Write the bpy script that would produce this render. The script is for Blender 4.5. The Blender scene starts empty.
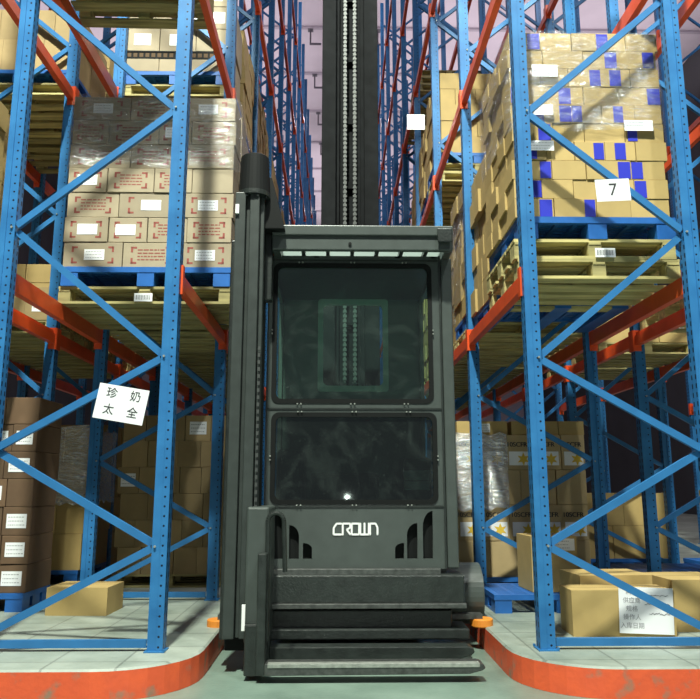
import bpy, math, random
from mathutils import Vector, Matrix, Euler
random.seed(7)
C = bpy.context.scene.collection
R = math.radians

# ------------------------------------------------------------------ camera
CAMZ, PITCH, YAW, F = 1.2, R(10.7), R(1.1), 726.0
fw = Vector((math.sin(YAW)*math.cos(PITCH), math.cos(YAW)*math.cos(PITCH), math.sin(PITCH)))
rt = Vector((math.cos(YAW), -math.sin(YAW), 0)); up = rt.cross(fw)
CAM = Vector((0, 0, CAMZ))
cd = bpy.data.cameras.new('camera'); cam = bpy.data.objects.new('camera', cd); C.objects.link(cam)
cam.location = CAM; cam.rotation_euler = (R(90)+PITCH, 0, -YAW)
cd.sensor_width = 36; cd.sensor_fit = 'HORIZONTAL'; cd.lens = 36*F/700; cd.clip_end = 200
bpy.context.scene.camera = cam
def at(px, py, Y):
    d = fw*F + rt*(px-350) + up*(349.5-py)
    return CAM + d*(Y/d.y)
def proj(p):
    v = Vector(p)-CAM; z = v.dot(fw)
    if z < .05: return None
    return (350+F*v.dot(rt)/z, 349.5-F*v.dot(up)/z)
def inview(pts, m=15):
    q = [proj(p) for p in pts]; q = [a for a in q if a]
    if not q: return False
    xs = [a[0] for a in q]; ys = [a[1] for a in q]
    return max(xs) > -m and min(xs) < 700+m and max(ys) > -m and min(ys) < 699+m

# ------------------------------------------------------------------ materials
def mat(name, col, rough=.6, metal=0., var=0., noise=0., nscale=8., bump=0., bscale=60., spec=None, rnd=0.):
    m = bpy.data.materials.new(name); m.use_nodes = True
    nt = m.node_tree; b = nt.nodes['Principled BSDF']
    b.inputs['Base Color'].default_value = (*col, 1); b.inputs['Roughness'].default_value = rough
    b.inputs['Metallic'].default_value = metal
    if spec is not None: b.inputs['Specular IOR Level'].default_value = spec
    tc = nt.nodes.new('ShaderNodeTexCoord'); src = None
    if noise or rnd:
        n = nt.nodes.new('ShaderNodeTexNoise'); n.inputs['Scale'].default_value = nscale; n.inputs['Detail'].default_value = 5
        nt.links.new(tc.outputs['Object'], n.inputs['Vector'])
        mr = nt.nodes.new('ShaderNodeMapRange'); mr.inputs[1].default_value = .3; mr.inputs[2].default_value = .7
        mr.inputs[3].default_value = 1-noise; mr.inputs[4].default_value = 1+noise*.6
        nt.links.new(n.outputs['Fac'], mr.inputs[0]); val = mr.outputs[0]
        if rnd:
            oi = nt.nodes.new('ShaderNodeObjectInfo'); m2 = nt.nodes.new('ShaderNodeMapRange')
            m2.inputs[3].default_value = 1-rnd; m2.inputs[4].default_value = 1+rnd
            nt.links.new(oi.outputs['Random'], m2.inputs[0])
            mm = nt.nodes.new('ShaderNodeMath'); mm.operation = 'MULTIPLY'
            nt.links.new(val, mm.inputs[0]); nt.links.new(m2.outputs[0], mm.inputs[1]); val = mm.outputs[0]
        vm = nt.nodes.new('ShaderNodeVectorMath'); vm.operation = 'SCALE'; vm.inputs[0].default_value = col
        nt.links.new(val, vm.inputs['Scale']); nt.links.new(vm.outputs[0], b.inputs['Base Color'])
    if bump:
        n2 = nt.nodes.new('ShaderNodeTexNoise'); n2.inputs['Scale'].default_value = bscale; n2.inputs['Detail'].default_value = 3
        nt.links.new(tc.outputs['Object'], n2.inputs['Vector'])
        bp = nt.nodes.new('ShaderNodeBump'); bp.inputs['Strength'].default_value = bump; bp.inputs['Distance'].default_value = .01
        nt.links.new(n2.outputs['Fac'], bp.inputs['Height']); nt.links.new(bp.outputs[0], b.inputs['Normal'])
    return m
def nd(nt, t, **k):
    n = nt.nodes.new(t)
    for a, v in k.items(): setattr(n, a, v)
    return n
def mth(nt, op, a, b=None, c=None):
    n = nd(nt, 'ShaderNodeMath', operation=op)
    for i, v in enumerate((a, b, c)):
        if v is None: continue
        if hasattr(v, 'is_linked') or hasattr(v, 'links'): nt.links.new(v, n.inputs[i])
        else: n.inputs[i].default_value = v
    return n.outputs[0]

def post_mat():
    m = mat('blue_perforated_steel', (.022, .175, .50), .45, spec=.3)
    nt = m.node_tree; b = nt.nodes['Principled BSDF']
    tc = nd(nt, 'ShaderNodeTexCoord'); sx = nd(nt, 'ShaderNodeSeparateXYZ'); nt.links.new(tc.outputs['Object'], sx.inputs[0])
    ge = nd(nt, 'ShaderNodeTexCoord'); sn = nd(nt, 'ShaderNodeSeparateXYZ'); nt.links.new(ge.outputs['Normal'], sn.inputs[0])
    X, Y, Z = sx.outputs
    fz = mth(nt, 'SUBTRACT', mth(nt, 'FRACT', mth(nt, 'DIVIDE', Z, .062)), .5)     # -0.5..0.5
    dz = mth(nt, 'MULTIPLY', fz, .062)
    # round holes on the faces that look along the aisle
    dx = mth(nt, 'SUBTRACT', X, .022)
    r2 = mth(nt, 'ADD', mth(nt, 'MULTIPLY', dx, dx), mth(nt, 'MULTIPLY', dz, dz))
    hole1 = mth(nt, 'MULTIPLY', mth(nt, 'LESS_THAN', r2, .0072**2), mth(nt, 'GREATER_THAN', mth(nt, 'ABSOLUTE', sn.outputs[1]), .7))
    # slots on the web facing the aisle, two columns
    ay = mth(nt, 'SUBTRACT', mth(nt, 'ABSOLUTE', Y), .026)
    slot = mth(nt, 'MULTIPLY', mth(nt, 'LESS_THAN', mth(nt, 'ABSOLUTE', ay), .008), mth(nt, 'LESS_THAN', mth(nt, 'ABSOLUTE', dz), .017))
    hole2 = mth(nt, 'MULTIPLY', slot, mth(nt, 'GREATER_THAN', mth(nt, 'ABSOLUTE', sn.outputs[0]), .7))
    h = mth(nt, 'MAXIMUM', hole1, hole2)
    mx = nd(nt, 'ShaderNodeMix', data_type='RGBA'); nt.links.new(h, mx.inputs[0])
    n = nd(nt, 'ShaderNodeTexNoise'); n.inputs['Scale'].default_value = 6; nt.links.new(tc.outputs['Object'], n.inputs[0])
    cr = nd(nt, 'ShaderNodeValToRGB'); cr.color_ramp.elements[0].position = .3; cr.color_ramp.elements[1].position = .7
    cr.color_ramp.elements[0].color = (.020, .13, .33, 1); cr.color_ramp.elements[1].color = (.032, .18, .42, 1)
    nt.links.new(n.outputs['Fac'], cr.inputs[0]); nt.links.new(cr.outputs[0], mx.inputs[6]); mx.inputs[7].default_value = (.004, .008, .02, 1)
    nt.links.new(mx.outputs[2], b.inputs['Base Color'])
    return m

def wood_mat():
    m = mat('pallet_wood', (.42, .36, .15), .8, noise=.5, nscale=3, rnd=.25)
    nt = m.node_tree; n = [x for x in nt.nodes if x.type == 'TEX_NOISE'][0]
    mp = nd(nt, 'ShaderNodeMapping'); mp.inputs['Scale'].default_value = (.6, 7, 7)
    tc = nd(nt, 'ShaderNodeTexCoord'); nt.links.new(tc.outputs['Object'], mp.inputs[0]); nt.links.new(mp.outputs[0], n.inputs['Vector'])
    return m
def film_mat(name, base, gloss_col=(.9, .92, .95), tr=(.93, .93, .93)):
    m = bpy.data.materials.new(name); m.use_nodes = True; nt = m.node_tree; nt.nodes.clear()
    out = nd(nt, 'ShaderNodeOutputMaterial'); mix = nd(nt, 'ShaderNodeMixShader')
    t = nd(nt, 'ShaderNodeBsdfTransparent'); t.inputs[0].default_value = (*tr, 1)
    g = nd(nt, 'ShaderNodeBsdfGlossy'); g.inputs['Color'].default_value = (*gloss_col, 1); g.inputs['Roughness'].default_value = .17
    d = nd(nt, 'ShaderNodeBsdfDiffuse'); d.inputs[0].default_value = (.75, .78, .8, 1)
    m2 = nd(nt, 'ShaderNodeMixShader'); m2.inputs[0].default_value = .22
    nt.links.new(g.outputs[0], m2.inputs[1]); nt.links.new(d.outputs[0], m2.inputs[2])
    tc = nd(nt, 'ShaderNodeTexCoord'); mp = nd(nt, 'ShaderNodeMapping'); mp.inputs['Scale'].default_value = (1, 1, 3.5)
    nt.links.new(tc.outputs['Object'], mp.inputs[0])
    n = nd(nt, 'ShaderNodeTexNoise'); n.inputs['Scale'].default_value = 5; n.inputs['Detail'].default_value = 9; n.inputs['Distortion'].default_value = 2.0
    nt.links.new(mp.outputs[0], n.inputs[0])
    mr = nd(nt, 'ShaderNodeMapRange'); mr.inputs[1].default_value = .45; mr.inputs[2].default_value = .72; mr.inputs[3].default_value = base; mr.inputs[4].default_value = base+.35
    nt.links.new(n.outputs['Fac'], mr.inputs[0]); nt.links.new(mr.outputs[0], mix.inputs[0])
    bp = nd(nt, 'ShaderNodeBump'); bp.inputs['Strength'].default_value = .9; bp.inputs['Distance'].default_value = .05
    nt.links.new(n.outputs['Fac'], bp.inputs['Height']); nt.links.new(bp.outputs[0], g.inputs['Normal'])
    nt.links.new(t.outputs[0], mix.inputs[1]); nt.links.new(m2.outputs[0], mix.inputs[2]); nt.links.new(mix.outputs[0], out.inputs[0])
    return m
def glass_mat(name, tint, refl=.09):
    m = bpy.data.materials.new(name); m.use_nodes = True; nt = m.node_tree; nt.nodes.clear()
    out = nd(nt, 'ShaderNodeOutputMaterial'); mix = nd(nt, 'ShaderNodeMixShader')
    t = nd(nt, 'ShaderNodeBsdfTransparent'); t.inputs[0].default_value = (*tint, 1)
    g = nd(nt, 'ShaderNodeBsdfGlossy'); g.inputs['Color'].default_value = (.85, 1, .95, 1); g.inputs['Roughness'].default_value = .02
    lw = nd(nt, 'ShaderNodeFresnel'); lw.inputs[0].default_value = 1.5
    a = mth(nt, 'ADD', lw.outputs[0], refl-.04)
    nt.links.new(a, mix.inputs[0]); nt.links.new(t.outputs[0], mix.inputs[1]); nt.links.new(g.outputs[0], mix.inputs[2])
    # dust and smears on the pane
    tc = nd(nt, 'ShaderNodeTexCoord'); n = nd(nt, 'ShaderNodeTexNoise'); n.inputs['Scale'].default_value = 3.2; n.inputs['Detail'].default_value = 8; n.inputs['Distortion'].default_value = 2.2
    nt.links.new(tc.outputs['Object'], n.inputs[0]); mr = nd(nt, 'ShaderNodeMapRange'); mr.inputs[1].default_value = .48; mr.inputs[2].default_value = .8; mr.inputs[3].default_value = .008; mr.inputs[4].default_value = .05
    n2 = nd(nt, 'ShaderNodeTexNoise'); n2.inputs['Scale'].default_value = 70; nt.links.new(tc.outputs['Object'], n2.inputs[0])
    sp = mth(nt, 'MULTIPLY', mth(nt, 'GREATER_THAN', n2.outputs[0], .72), .10)
    nt.links.new(n.outputs['Fac'], mr.inputs[0]); fac = mth(nt, 'ADD', mr.outputs[0], sp)
    d = nd(nt, 'ShaderNodeBsdfDiffuse'); d.inputs[0].default_value = (.40, .52, .46, 1); mx = nd(nt, 'ShaderNodeMixShader')
    nt.links.new(fac, mx.inputs[0]); nt.links.new(mix.outputs[0], mx.inputs[1]); nt.links.new(d.outputs[0], mx.inputs[2]); nt.links.new(mx.outputs[0], out.inputs[0])
    return m
def concrete(name, c1, c2, rough=.45, grid=0.):
    m = mat(name, c1, rough, bump=.15, bscale=40); nt = m.node_tree; b = nt.nodes['Principled BSDF']
    tc = nd(nt, 'ShaderNodeTexCoord'); n = nd(nt, 'ShaderNodeTexNoise'); n.inputs['Scale'].default_value = 1.3; n.inputs['Detail'].default_value = 9; n.inputs['Roughness'].default_value = .65
    nt.links.new(tc.outputs['Object'], n.inputs[0]); cr = nd(nt, 'ShaderNodeValToRGB')
    cr.color_ramp.elements[0].position = .35; cr.color_ramp.elements[1].position = .68
    cr.color_ramp.elements[0].color = (*c1, 1); cr.color_ramp.elements[1].color = (*c2, 1)
    nt.links.new(n.outputs['Fac'], cr.inputs[0]); last = cr.outputs[0]
    if grid:
        br = nd(nt, 'ShaderNodeTexBrick'); br.offset = 0; br.inputs['Scale'].default_value = 1; br.inputs['Brick Width'].default_value = grid
        br.inputs['Row Height'].default_value = grid; br.inputs['Mortar Size'].default_value = .008
        br.inputs['Color1'].default_value = (1, 1, 1, 1); br.inputs['Color2'].default_value = (.86, .88, .88, 1); br.inputs['Mortar'].default_value = (.6, .6, .6, 1)
        nt.links.new(tc.outputs['Object'], br.inputs[0])
        mx = nd(nt, 'ShaderNodeMix', data_type='RGBA', blend_type='MULTIPLY'); mx.inputs[0].default_value = 1
        nt.links.new(last, mx.inputs[6]); nt.links.new(br.outputs[0], mx.inputs[7]); last = mx.outputs[2]
    nt.links.new(last, b.inputs['Base Color'])
    return m
def worn_red():
    m = mat('worn_red_kerb_paint', (.6, .07, .02), .55, bump=.2, bscale=30); nt = m.node_tree; b = nt.nodes['Principled BSDF']
    tc = nd(nt, 'ShaderNodeTexCoord'); n = nd(nt, 'ShaderNodeTexNoise'); n.inputs['Scale'].default_value = 7; n.inputs['Detail'].default_value = 8
    nt.links.new(tc.outputs['Object'], n.inputs[0]); cr = nd(nt, 'ShaderNodeValToRGB')
    e = cr.color_ramp.elements; e[0].position = .32; e[0].color = (.30, .18, .12, 1); e[1].position = .44; e[1].color = (.70, .10, .035, 1)
    x = e.new(.75); x.color = (.82, .12, .035, 1)
    nt.links.new(n.outputs['Fac'], cr.inputs[0]); nt.links.new(cr.outputs[0], b.inputs['Base Color'])
    return m
M = dict(
    post=post_mat(),
    blue=mat('blue_painted_steel', (.028, .155, .37), .40, spec=.35, noise=.15, nscale=5),
    orange=mat('orange_painted_steel', (.72, .085, .018), .38, noise=.18, nscale=4),
    wood=wood_mat(),
    bluep=mat('blue_plastic', (.018, .12, .40), .42, noise=.15),
    kraft=mat('kraft_cardboard', (.43, .305, .115), .75, noise=.10, nscale=6, rnd=.13),
    grey=mat('greyish_cardboard', (.335, .275, .185), .75, noise=.10, nscale=6, rnd=.10),
    dull=mat('dull_cardboard', (.33, .235, .11), .8, noise=.12, nscale=6, rnd=.18),
    slit=mat('carton_gap_dark', (.10, .06, .03), .9),
    tapeb=mat('blue_tape', (.03, .04, .45), .35),
    tapec=mat('clear_parcel_tape', (.55, .42, .24), .25),
    red=mat('red_print', (.27, .06, .045), .7),
    paper=mat('white_paper', (.82, .83, .85), .6),
    ink=mat('black_ink', (.03, .03, .035), .6),
    inkg=mat('grey_print', (.35, .35, .37), .7),
    yel=mat('yellow_print', (.75, .50, .05), .7),
    green=mat('green_print', (.35, .55, .08), .7),
    truck=mat('charcoal_painted_steel', (.056, .068, .063), .38, noise=.12, nscale=10, bump=.06, bscale=150),
    truckd=mat('dark_greasy_steel', (.020, .025, .023), .36, noise=.35, nscale=14, bump=.25, bscale=60),
    black=mat('black_rubber', (.009, .010, .010), .6, spec=.12), column=mat('dark_column_steel', (.034, .042, .039), .42, noise=.2, nscale=12),
    steel=mat('worn_bright_steel', (.40, .42, .38), .35, metal=.45, noise=.3, nscale=25, bump=.3, bscale=50),
    steeld=mat('worn_dark_steel', (.12, .125, .12), .4, metal=.7, noise=.4, nscale=25),
    chain=mat('greased_chain_steel', (.065, .07, .068), .5, metal=.3),
    white=mat('white_lettering', (.85, .86, .84), .5),
    rorange=mat('orange_roller_plastic', (.75, .25, .03), .45),
    film=film_mat('stretch_film', .10), filmh=film_mat('heavy_stretch_film', .58), paleg=mat('pale_green_grey_frame', (.22, .28, .25), .5),
    poly=None,
    glass=glass_mat('tinted_cab_glass', (.52, .95, .78)), glassd=glass_mat('dark_cab_glass', (.12, .20, .17)),
    floor=concrete('green_grey_epoxy_floor', (.12, .175, .145), (.22, .30, .25), .35),
    plinth=concrete('plinth_concrete', (.19, .225, .19), (.38, .42, .365), .5, .42),
    kerb=worn_red(),
    ceil=mat('ceiling_sheet', (.60, .53, .58), .8, noise=.1, nscale=.6),
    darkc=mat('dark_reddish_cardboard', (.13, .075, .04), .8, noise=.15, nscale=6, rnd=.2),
    mastb=mat('matt_black_mast_steel', (.010, .011, .012), .75, spec=.08, noise=.3, nscale=10),
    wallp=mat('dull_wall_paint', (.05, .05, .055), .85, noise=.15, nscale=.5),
    numb=mat('printed_cardboard', (.42, .31, .155), .75, noise=.1, nscale=6, rnd=.08),
    seam=mat('ceiling_seam', (.40, .35, .40), .8),
    wall=mat('far_wall_paint', (.50, .46, .50), .8, noise=.1, nscale=.6),
    brackt=mat('bracket_steel', (.10, .09, .11), .5),
)

def poly_mat():
    m = bpy.data.materials.new('milky_roof_sheet'); m.use_nodes = True; nt = m.node_tree; nt.nodes.clear()
    out = nd(nt, 'ShaderNodeOutputMaterial'); t = nd(nt, 'ShaderNodeBsdfTranslucent'); t.inputs[0].default_value = (.42, .47, .45, 1)
    nt.links.new(t.outputs[0], out.inputs[0]); return m
M['poly'] = poly_mat()
# ------------------------------------------------------------------ mesh helpers
class MB:
    def __init__(s): s.v = []; s.f = []; s.m = []
    def box(s, x0, x1, y0, y1, z0, z1, mi=0, rot=None, piv=None):
        k = len(s.v)
        vs = [Vector((x, y, z)) for z in (z0, z1) for y in (y0, y1) for x in (x0, x1)]
        if rot is not None:
            p = Vector(piv) if piv is not None else Vector(((x0+x1)/2, (y0+y1)/2, (z0+z1)/2))
            vs = [rot @ (v-p)+p for v in vs]
        s.v += vs
        for q in ((0, 2, 3, 1), (4, 5, 7, 6), (0, 1, 5, 4), (2, 6, 7, 3), (0, 4, 6, 2), (1, 3, 7, 5)):
            s.f.append([k+i for i in q]); s.m.append(mi)
        return s
    def prism(s, prof, a, b, u, w, mi=0, cap=True):
        """profile (pu,pw) swept from a to b, u and w the section axes"""
        a = Vector(a); b = Vector(b); u = Vector(u); w = Vector(w); k = len(s.v); n = len(prof)
        for o in (a, b): s.v += [o+u*p+w*q for p, q in prof]
        for i in range(n):
            j = (i+1) % n; s.f.append([k+i, k+j, k+n+j, k+n+i]); s.m.append(mi)
        if cap:
            s.f.append([k+i for i in range(n)][::-1]); s.f.append([k+n+i for i in range(n)]); s.m += [mi, mi]
        return s
    def bar(s, a, b, wid, th, upv=(0, 0, 1), mi=0):
        a = Vector(a); b = Vector(b); d = (b-a).normalized(); u = d.cross(Vector(upv)).normalized(); w = u.cross(d).normalized()
        return s.prism([(-wid/2, -th/2), (wid/2, -th/2), (wid/2, th/2), (-wid/2, th/2)], a, b, u, w, mi)
    def tube(s, a, b, r, n=16, mi=0, r2=None):
        a = Vector(a); b = Vector(b); d = (b-a).normalized(); h = Vector((0, 0, 1)) if abs(d.z) < .9 else Vector((1, 0, 0))
        u = d.cross(h).normalized(); w = u.cross(d).normalized(); k = len(s.v); r2 = r if r2 is None else r2
        for o, rr in ((a, r), (b, r2)): s.v += [o+u*(rr*math.cos(6.2832*i/n))+w*(rr*math.sin(6.2832*i/n)) for i in range(n)]
        for i in range(n):
            j = (i+1) % n; s.f.append([k+i, k+j, k+n+j, k+n+i]); s.m.append(mi)
        s.f.append([k+i for i in range(n)][::-1]); s.f.append([k+n+i for i in range(n)]); s.m += [mi, mi]
        return s
    def quad(s, pts, mi=0):
        k = len(s.v); s.v += [Vector(p) for p in pts]; s.f.append([k+i for i in range(len(pts))]); s.m.append(mi); return s
    def mesh(s, name, mats, org=(0, 0, 0), smooth=False):
        me = bpy.data.meshes.new(name); o = Vector(org)
        me.from_pydata([tuple(v-o) for v in s.v], [], s.f)
        for m in (mats if isinstance(mats, (list, tuple)) else [mats]): me.materials.append(m)
        for p, i in zip(me.polygons, s.m): p.material_index = i; p.use_smooth = smooth
        me.update()
        return me
def link(name, data, parent=None, loc=(0, 0, 0), rz=0):
    o = bpy.data.objects.new(name, data); C.objects.link(o); o.location = loc; o.rotation_euler = (0, 0, rz)
    if parent: o.parent = parent
    return o
def tag(o, label, cat, group=None, kind=None):
    if label: o['label'] = label
    if cat: o['category'] = cat
    if group: o['group'] = group
    if kind: o['kind'] = kind
    return o
def bevel(o, w, seg=2):
    m = o.modifiers.new('bevel', 'BEVEL'); m.width = w; m.segments = seg; m.limit_method = 'ANGLE'; return o
def part(name, mb, mats, root, bev=0, label=None, par=None):
    """mb in world coordinates, placed under root (root has no rotation)"""
    org = root.location if par is None else root.location
    o = link(name, mb.mesh(name, mats, org), par or root)
    if par is not None: pass
    if bev: bevel(o, bev)
    if label: o['label'] = label
    return o
def copy_tree(o, parent=None):
    c = o.copy(); C.objects.link(c)
    if parent: c.parent = parent
    for ch in list(o.children): copy_tree(ch, c)
    return c
ORD = ['', 'first', 'second', 'third', 'fourth', 'fifth', 'sixth', 'seventh', 'eighth', 'ninth', 'tenth', 'eleventh', 'twelfth', 'thirteenth', 'fourteenth', 'fifteenth', 'sixteenth', 'seventeenth', 'eighteenth', 'nineteenth', 'twentieth', 'twenty-first', 'twenty-second']
def text_mesh(s, size, depth=.001):
    cu = bpy.data.curves.new('t', 'FONT'); cu.body = s; cu.size = size; cu.extrude = depth; cu.align_x = 'CENTER'; cu.align_y = 'CENTER'
    ob = bpy.data.objects.new('t', cu); C.objects.link(ob)
    dg = bpy.context.evaluated_depsgraph_get(); dg.update()
    me = bpy.data.meshes.new_from_object(ob.evaluated_get(dg))
    bpy.data.objects.remove(ob); return me
def add_text(mb, s, size, cx, cz, y, mi, bold=0):
    """text standing in the XZ plane, read from -Y, appended to mb"""
    me = text_mesh(s, size); 
    for dx in ((0,) if not bold else (-bold, bold)):
        k = len(mb.v)
        mb.v += [Vector((cx+v.co.x+dx, y-.0005-v.co.z, cz+v.co.y)) for v in me.vertices]
        for p in me.polygons: mb.f.append([k+i for i in p.vertices]); mb.m.append(mi)
def panel_with_holes(name, outer, holes, y0, thick, mats, root):
    """flat plate in the XZ plane cut with holes, made as a filled curve"""
    cu = bpy.data.curves.new('t', 'CURVE'); cu.dimensions = '2D'; cu.fill_mode = 'BOTH'; cu.extrude = thick/2
    for ring in [outer]+holes:
        sp = cu.splines.new('POLY'); sp.points.add(len(ring)-1); sp.use_cyclic_u = True
        for p, (x, z) in zip(sp.points, ring): p.co = (x, z, 0, 1)
    ob = bpy.data.objects.new('t', cu); C.objects.link(ob)
    dg = bpy.context.evaluated_depsgraph_get(); dg.update()
    me = bpy.data.meshes.new_from_object(ob.evaluated_get(dg)); bpy.data.objects.remove(ob)
    o = root.location
    for v in me.vertices:
        x, z, t = v.co; v.co = (x-o.x, y0+thick/2+t-o.y, z-o.z)
    me.materials.clear(); me.materials.append(mats); me.name = name
    return link(name, me, root)
def rring(x0, x1, z0, z1, r, n=6):
    pts = []
    for cx, cz, a0 in ((x1-r, z1-r, 0), (x0+r, z1-r, 90), (x0+r, z0+r, 180), (x1-r, z0+r, 270)):
        for i in range(n+1):
            a = R(a0+90*i/n); pts.append((cx+r*math.cos(a), cz+r*math.sin(a)))
    return pts

# ------------------------------------------------------------------ the setting
PZ = .175                                  # plinth height
D0, BAY = 4.91, 2.13                       # first frame, bay length
LX, RX, FD = -1.137, 1.355, 1.16           # aisle-side post lines, frame depth
L2, R2, L3, R3 = -2.79, 3.0, -6.45, 6.66
LEV = [2.70, 5.28, 7.86, 10.44, 13.02]
def struct(name, mb, mats, label):
    o = link(name, mb.mesh(name, mats)); tag(o, label, 'structure', kind='structure'); return o
f = MB(); f.box(-14, 14, -6, 52, -.1, 0); struct('floor', f, M['floor'], 'green grey warehouse aisle floor')
def plinth(sx, xin, name, label):
    r, y0, y1, xo = .55, 4.43, 51.8, 13.5*sx
    pts = [(xo, y0)]
    for i in range(9):
        a = R(-90+90*i/8); pts.append((xin+sx*r-sx*r*math.cos(a), y0+r+r*math.sin(a)))
    pts += [(xin, y1), (xo, y1)]
    mb = MB(); k = 0; n = len(pts)
    mb.v = [Vector((x, y, z)) for z in (.001, PZ-.012) for x, y in pts]
    ins = [(x+(.012*sx if 0 < i < n-1 else 0), y+.012 if i < n-2 else y) for i, (x, y) in enumerate(pts)]
    mb.v += [Vector((x, y, PZ)) for x, y in ins]
    for i in range(n):
        j = (i+1) % n
        mb.f.append([i, j, n+j, n+i]); mb.m.append(1)
        mb.f.append([n+i, n+j, 2*n+j, 2*n+i]); mb.m.append(0)
    mb.f.append([2*n+i for i in range(n)]); mb.m.append(0)
    struct(name, mb, [M['plinth'], M['kerb']], label)
plinth(-1, -.846, 'floor_plinth_left', 'raised concrete plinth with red kerb under the left racks')
plinth(1, 1.115, 'floor_plinth_right', 'raised concrete plinth with red kerb under the right racks')
CZ = 18.0
c = MB(); c.box(-13.99, 13.99, 4, 52, CZ, CZ+.15)
for k in range(14): c.box(-13.99, 13.99, 9+k*3.05, 9.12+k*3.05, CZ-.08, CZ-.002, 1)
struct('ceiling', c, [M['ceil'], M['seam']], 'pale lavender sheet ceiling with cross seams')
w = MB(); w.box(-14.2, 14.2, 52, 52.2, 0, CZ-.002); struct('wall_back', w, M['wall'], 'far end wall of the warehouse')
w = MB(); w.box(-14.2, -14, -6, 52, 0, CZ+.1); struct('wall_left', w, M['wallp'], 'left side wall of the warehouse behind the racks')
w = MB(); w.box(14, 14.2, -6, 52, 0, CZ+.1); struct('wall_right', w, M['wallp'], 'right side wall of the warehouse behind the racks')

# ceiling brackets (L-shaped)
bm_ = MB(); bm_.box(-.03, .03, -.03, .03, -.55, 0).box(-.03, .40, -.03, .03, -.60, -.54).box(-.10, .10, -.1, .1, -.02, 0)
bme = bm_.mesh('hanging_bracket', M['brackt'])
for k, (x, y) in enumerate(((-1.0, 21.3), (-1.0, 24.4), (-.93, 27.4), (-.86, 30.5), (-.80, 33.5), (1.5, 24.4), (1.5, 30.5))):
    o = link('hanging_bracket', bme, loc=(x, y, CZ-.08))
    tag(o, f'L-shaped dark bracket under the ceiling, {ORD[k+1] if k<5 else ORD[k-4]} from the front {"left" if k<5 else "right"} of the mast', 'bracket', 'brackets hanging from the ceiling')

# ------------------------------------------------------------------ rack frames
ZT = 15.7
prof = [(.05, -.05), (.05, .05), (.008, .05), (.008, .042), (-.05, .042), (-.05, -.042), (.008, -.042), (.008, -.05)]
def post_mesh(flip, h):
    mb = MB(); p = [((-a if flip else a), b) for a, b in prof]
    if flip: p = p[::-1]
    mb.prism(p, (0, 0, 0), (0, 0, h), (1, 0, 0), (0, 1, 0))
    return mb.mesh('post', M['post'])
# with the sign: +x web; the flip mirrors it.  holes use |x-.022| so mirrored posts get their own
nodes_in = [.82, 2.07, 3.90]; nodes_out = [.25, 1.44, 2.98, 4.86]
z = 4.86; i = 0
while z < ZT-1.0:
    z += .92; (nodes_in if i % 2 == 0 else nodes_out).append(z); i += 1
def brace_segs():
    s = []; a = nodes_out[0]; pts = []
    for k in range(len(nodes_out)):
        pts.append(('o', nodes_out[k]))
        if k < len(nodes_in): pts.append(('i', nodes_in[k]))
    return [(pts[k], pts[k+1]) for k in range(len(pts)-1)]
SEG = brace_segs()
cprof = [(-.024, -.016), (.024, -.016), (.024, .016), (.019, .016), (.019, -.010), (-.019, -.010), (-.019, .016), (-.024, .016)]
def brace_mesh(a, b):
    mb = MB(); a = Vector(a); b = Vector(b); d = (b-a).normalized(); w = Vector((0, 1, 0)); u = d.cross(w)
    a = a+d*.03; b = b-d*.03
    mb.prism(cprof, a, b, u, w); return mb
def frame_proto(side, far=False):
    """side +1: aisle-side post at local x=0 and outer post at x=+FD (right rows); -1 mirrored. web of each post faces outward"""
    root = link('upright_frame', None)
    for x, fl in ((0, side > 0), (side*FD, side < 0)):
        p = link('post', post_mesh(fl, ZT-PZ), root, (x, 0, 0))
        b = MB(); b.box(-.065, .065, -.065, .065, 0, .008); b.tube((.062, -.058, .008), (.062, -.058, .022), .009, 6); b.tube((-.062, .058, .008), (-.062, .058, .022), .009, 6)
        link('base_plate', b.mesh('base_plate', M['blue']), p)
    X = {'i': side*.03, 'o': side*(FD-.03)}
    if not far:
        for k, (p, q) in enumerate(SEG):
            yo = .012 if k % 2 else -.012
            link('brace', brace_mesh((X[p[0]], yo, p[1]-PZ), (X[q[0]], yo, q[1]-PZ)).mesh('brace', M['blue']), root)
        link('cross_bar', brace_mesh((X['i'], 0, .045), (X['o'], 0, .045)).mesh('cross_bar', M['blue']), root)
        bt = MB()
        for _, ((n, zz), q) in enumerate(SEG):
            bt.tube((X[n], -.055, zz-PZ), (X[n], .055, zz-PZ), .008, 6)
        link('bolts', bt.mesh('bolts', M['steel']), root)
    else:
        mb = MB()
        for p, q in SEG: 
            t = brace_mesh((X[p[0]], 0, p[1]-PZ), (X[q[0]], 0, q[1]-PZ)); k = len(mb.v); mb.v += t.v; mb.f += [[i+k for i in ff] for ff in t.f]; mb.m += t.m
        link('bracing', mb.mesh('bracing', M['blue']), root)
    return root
ROWS = [('left', -1, LX, 'left rack row beside the aisle', 20), ('right', 1, RX, 'right rack row beside the aisle', 20),
        ('far left', -1, L2, 'left rack row behind the first', 6), ('far right', 1, R2, 'right rack row behind the first', 6),
        ('farthest left', -1, L3, 'third rack row on the left', 5), ('farthest right', 1, R3, 'third rack row on the right', 5)]
protos = {}
def get_proto(side, far):
    if (side, far) not in protos: protos[(side, far)] = frame_proto(side, far); return protos[(side, far)]
    return copy_tree(protos[(side, far)])
for rn, side, x0, desc, n in ROWS:
    for k in range(n):
        y = D0+k*BAY
        if not inview([(x0, y, z) for z in (.2, 2, 4, 8, 12, 15.7)]+[(x0+side*FD, y, z) for z in (.2, 2, 4, 8, 12)], 40): continue
        o = get_proto(side, k > 4 or 'farthest' in rn); o.location = (x0, y, PZ)
        tag(o, f'blue perforated upright frame, {ORD[k+1]} from the front in the {desc}', 'rack frame', 'blue upright frames of the pallet racks')

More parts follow.
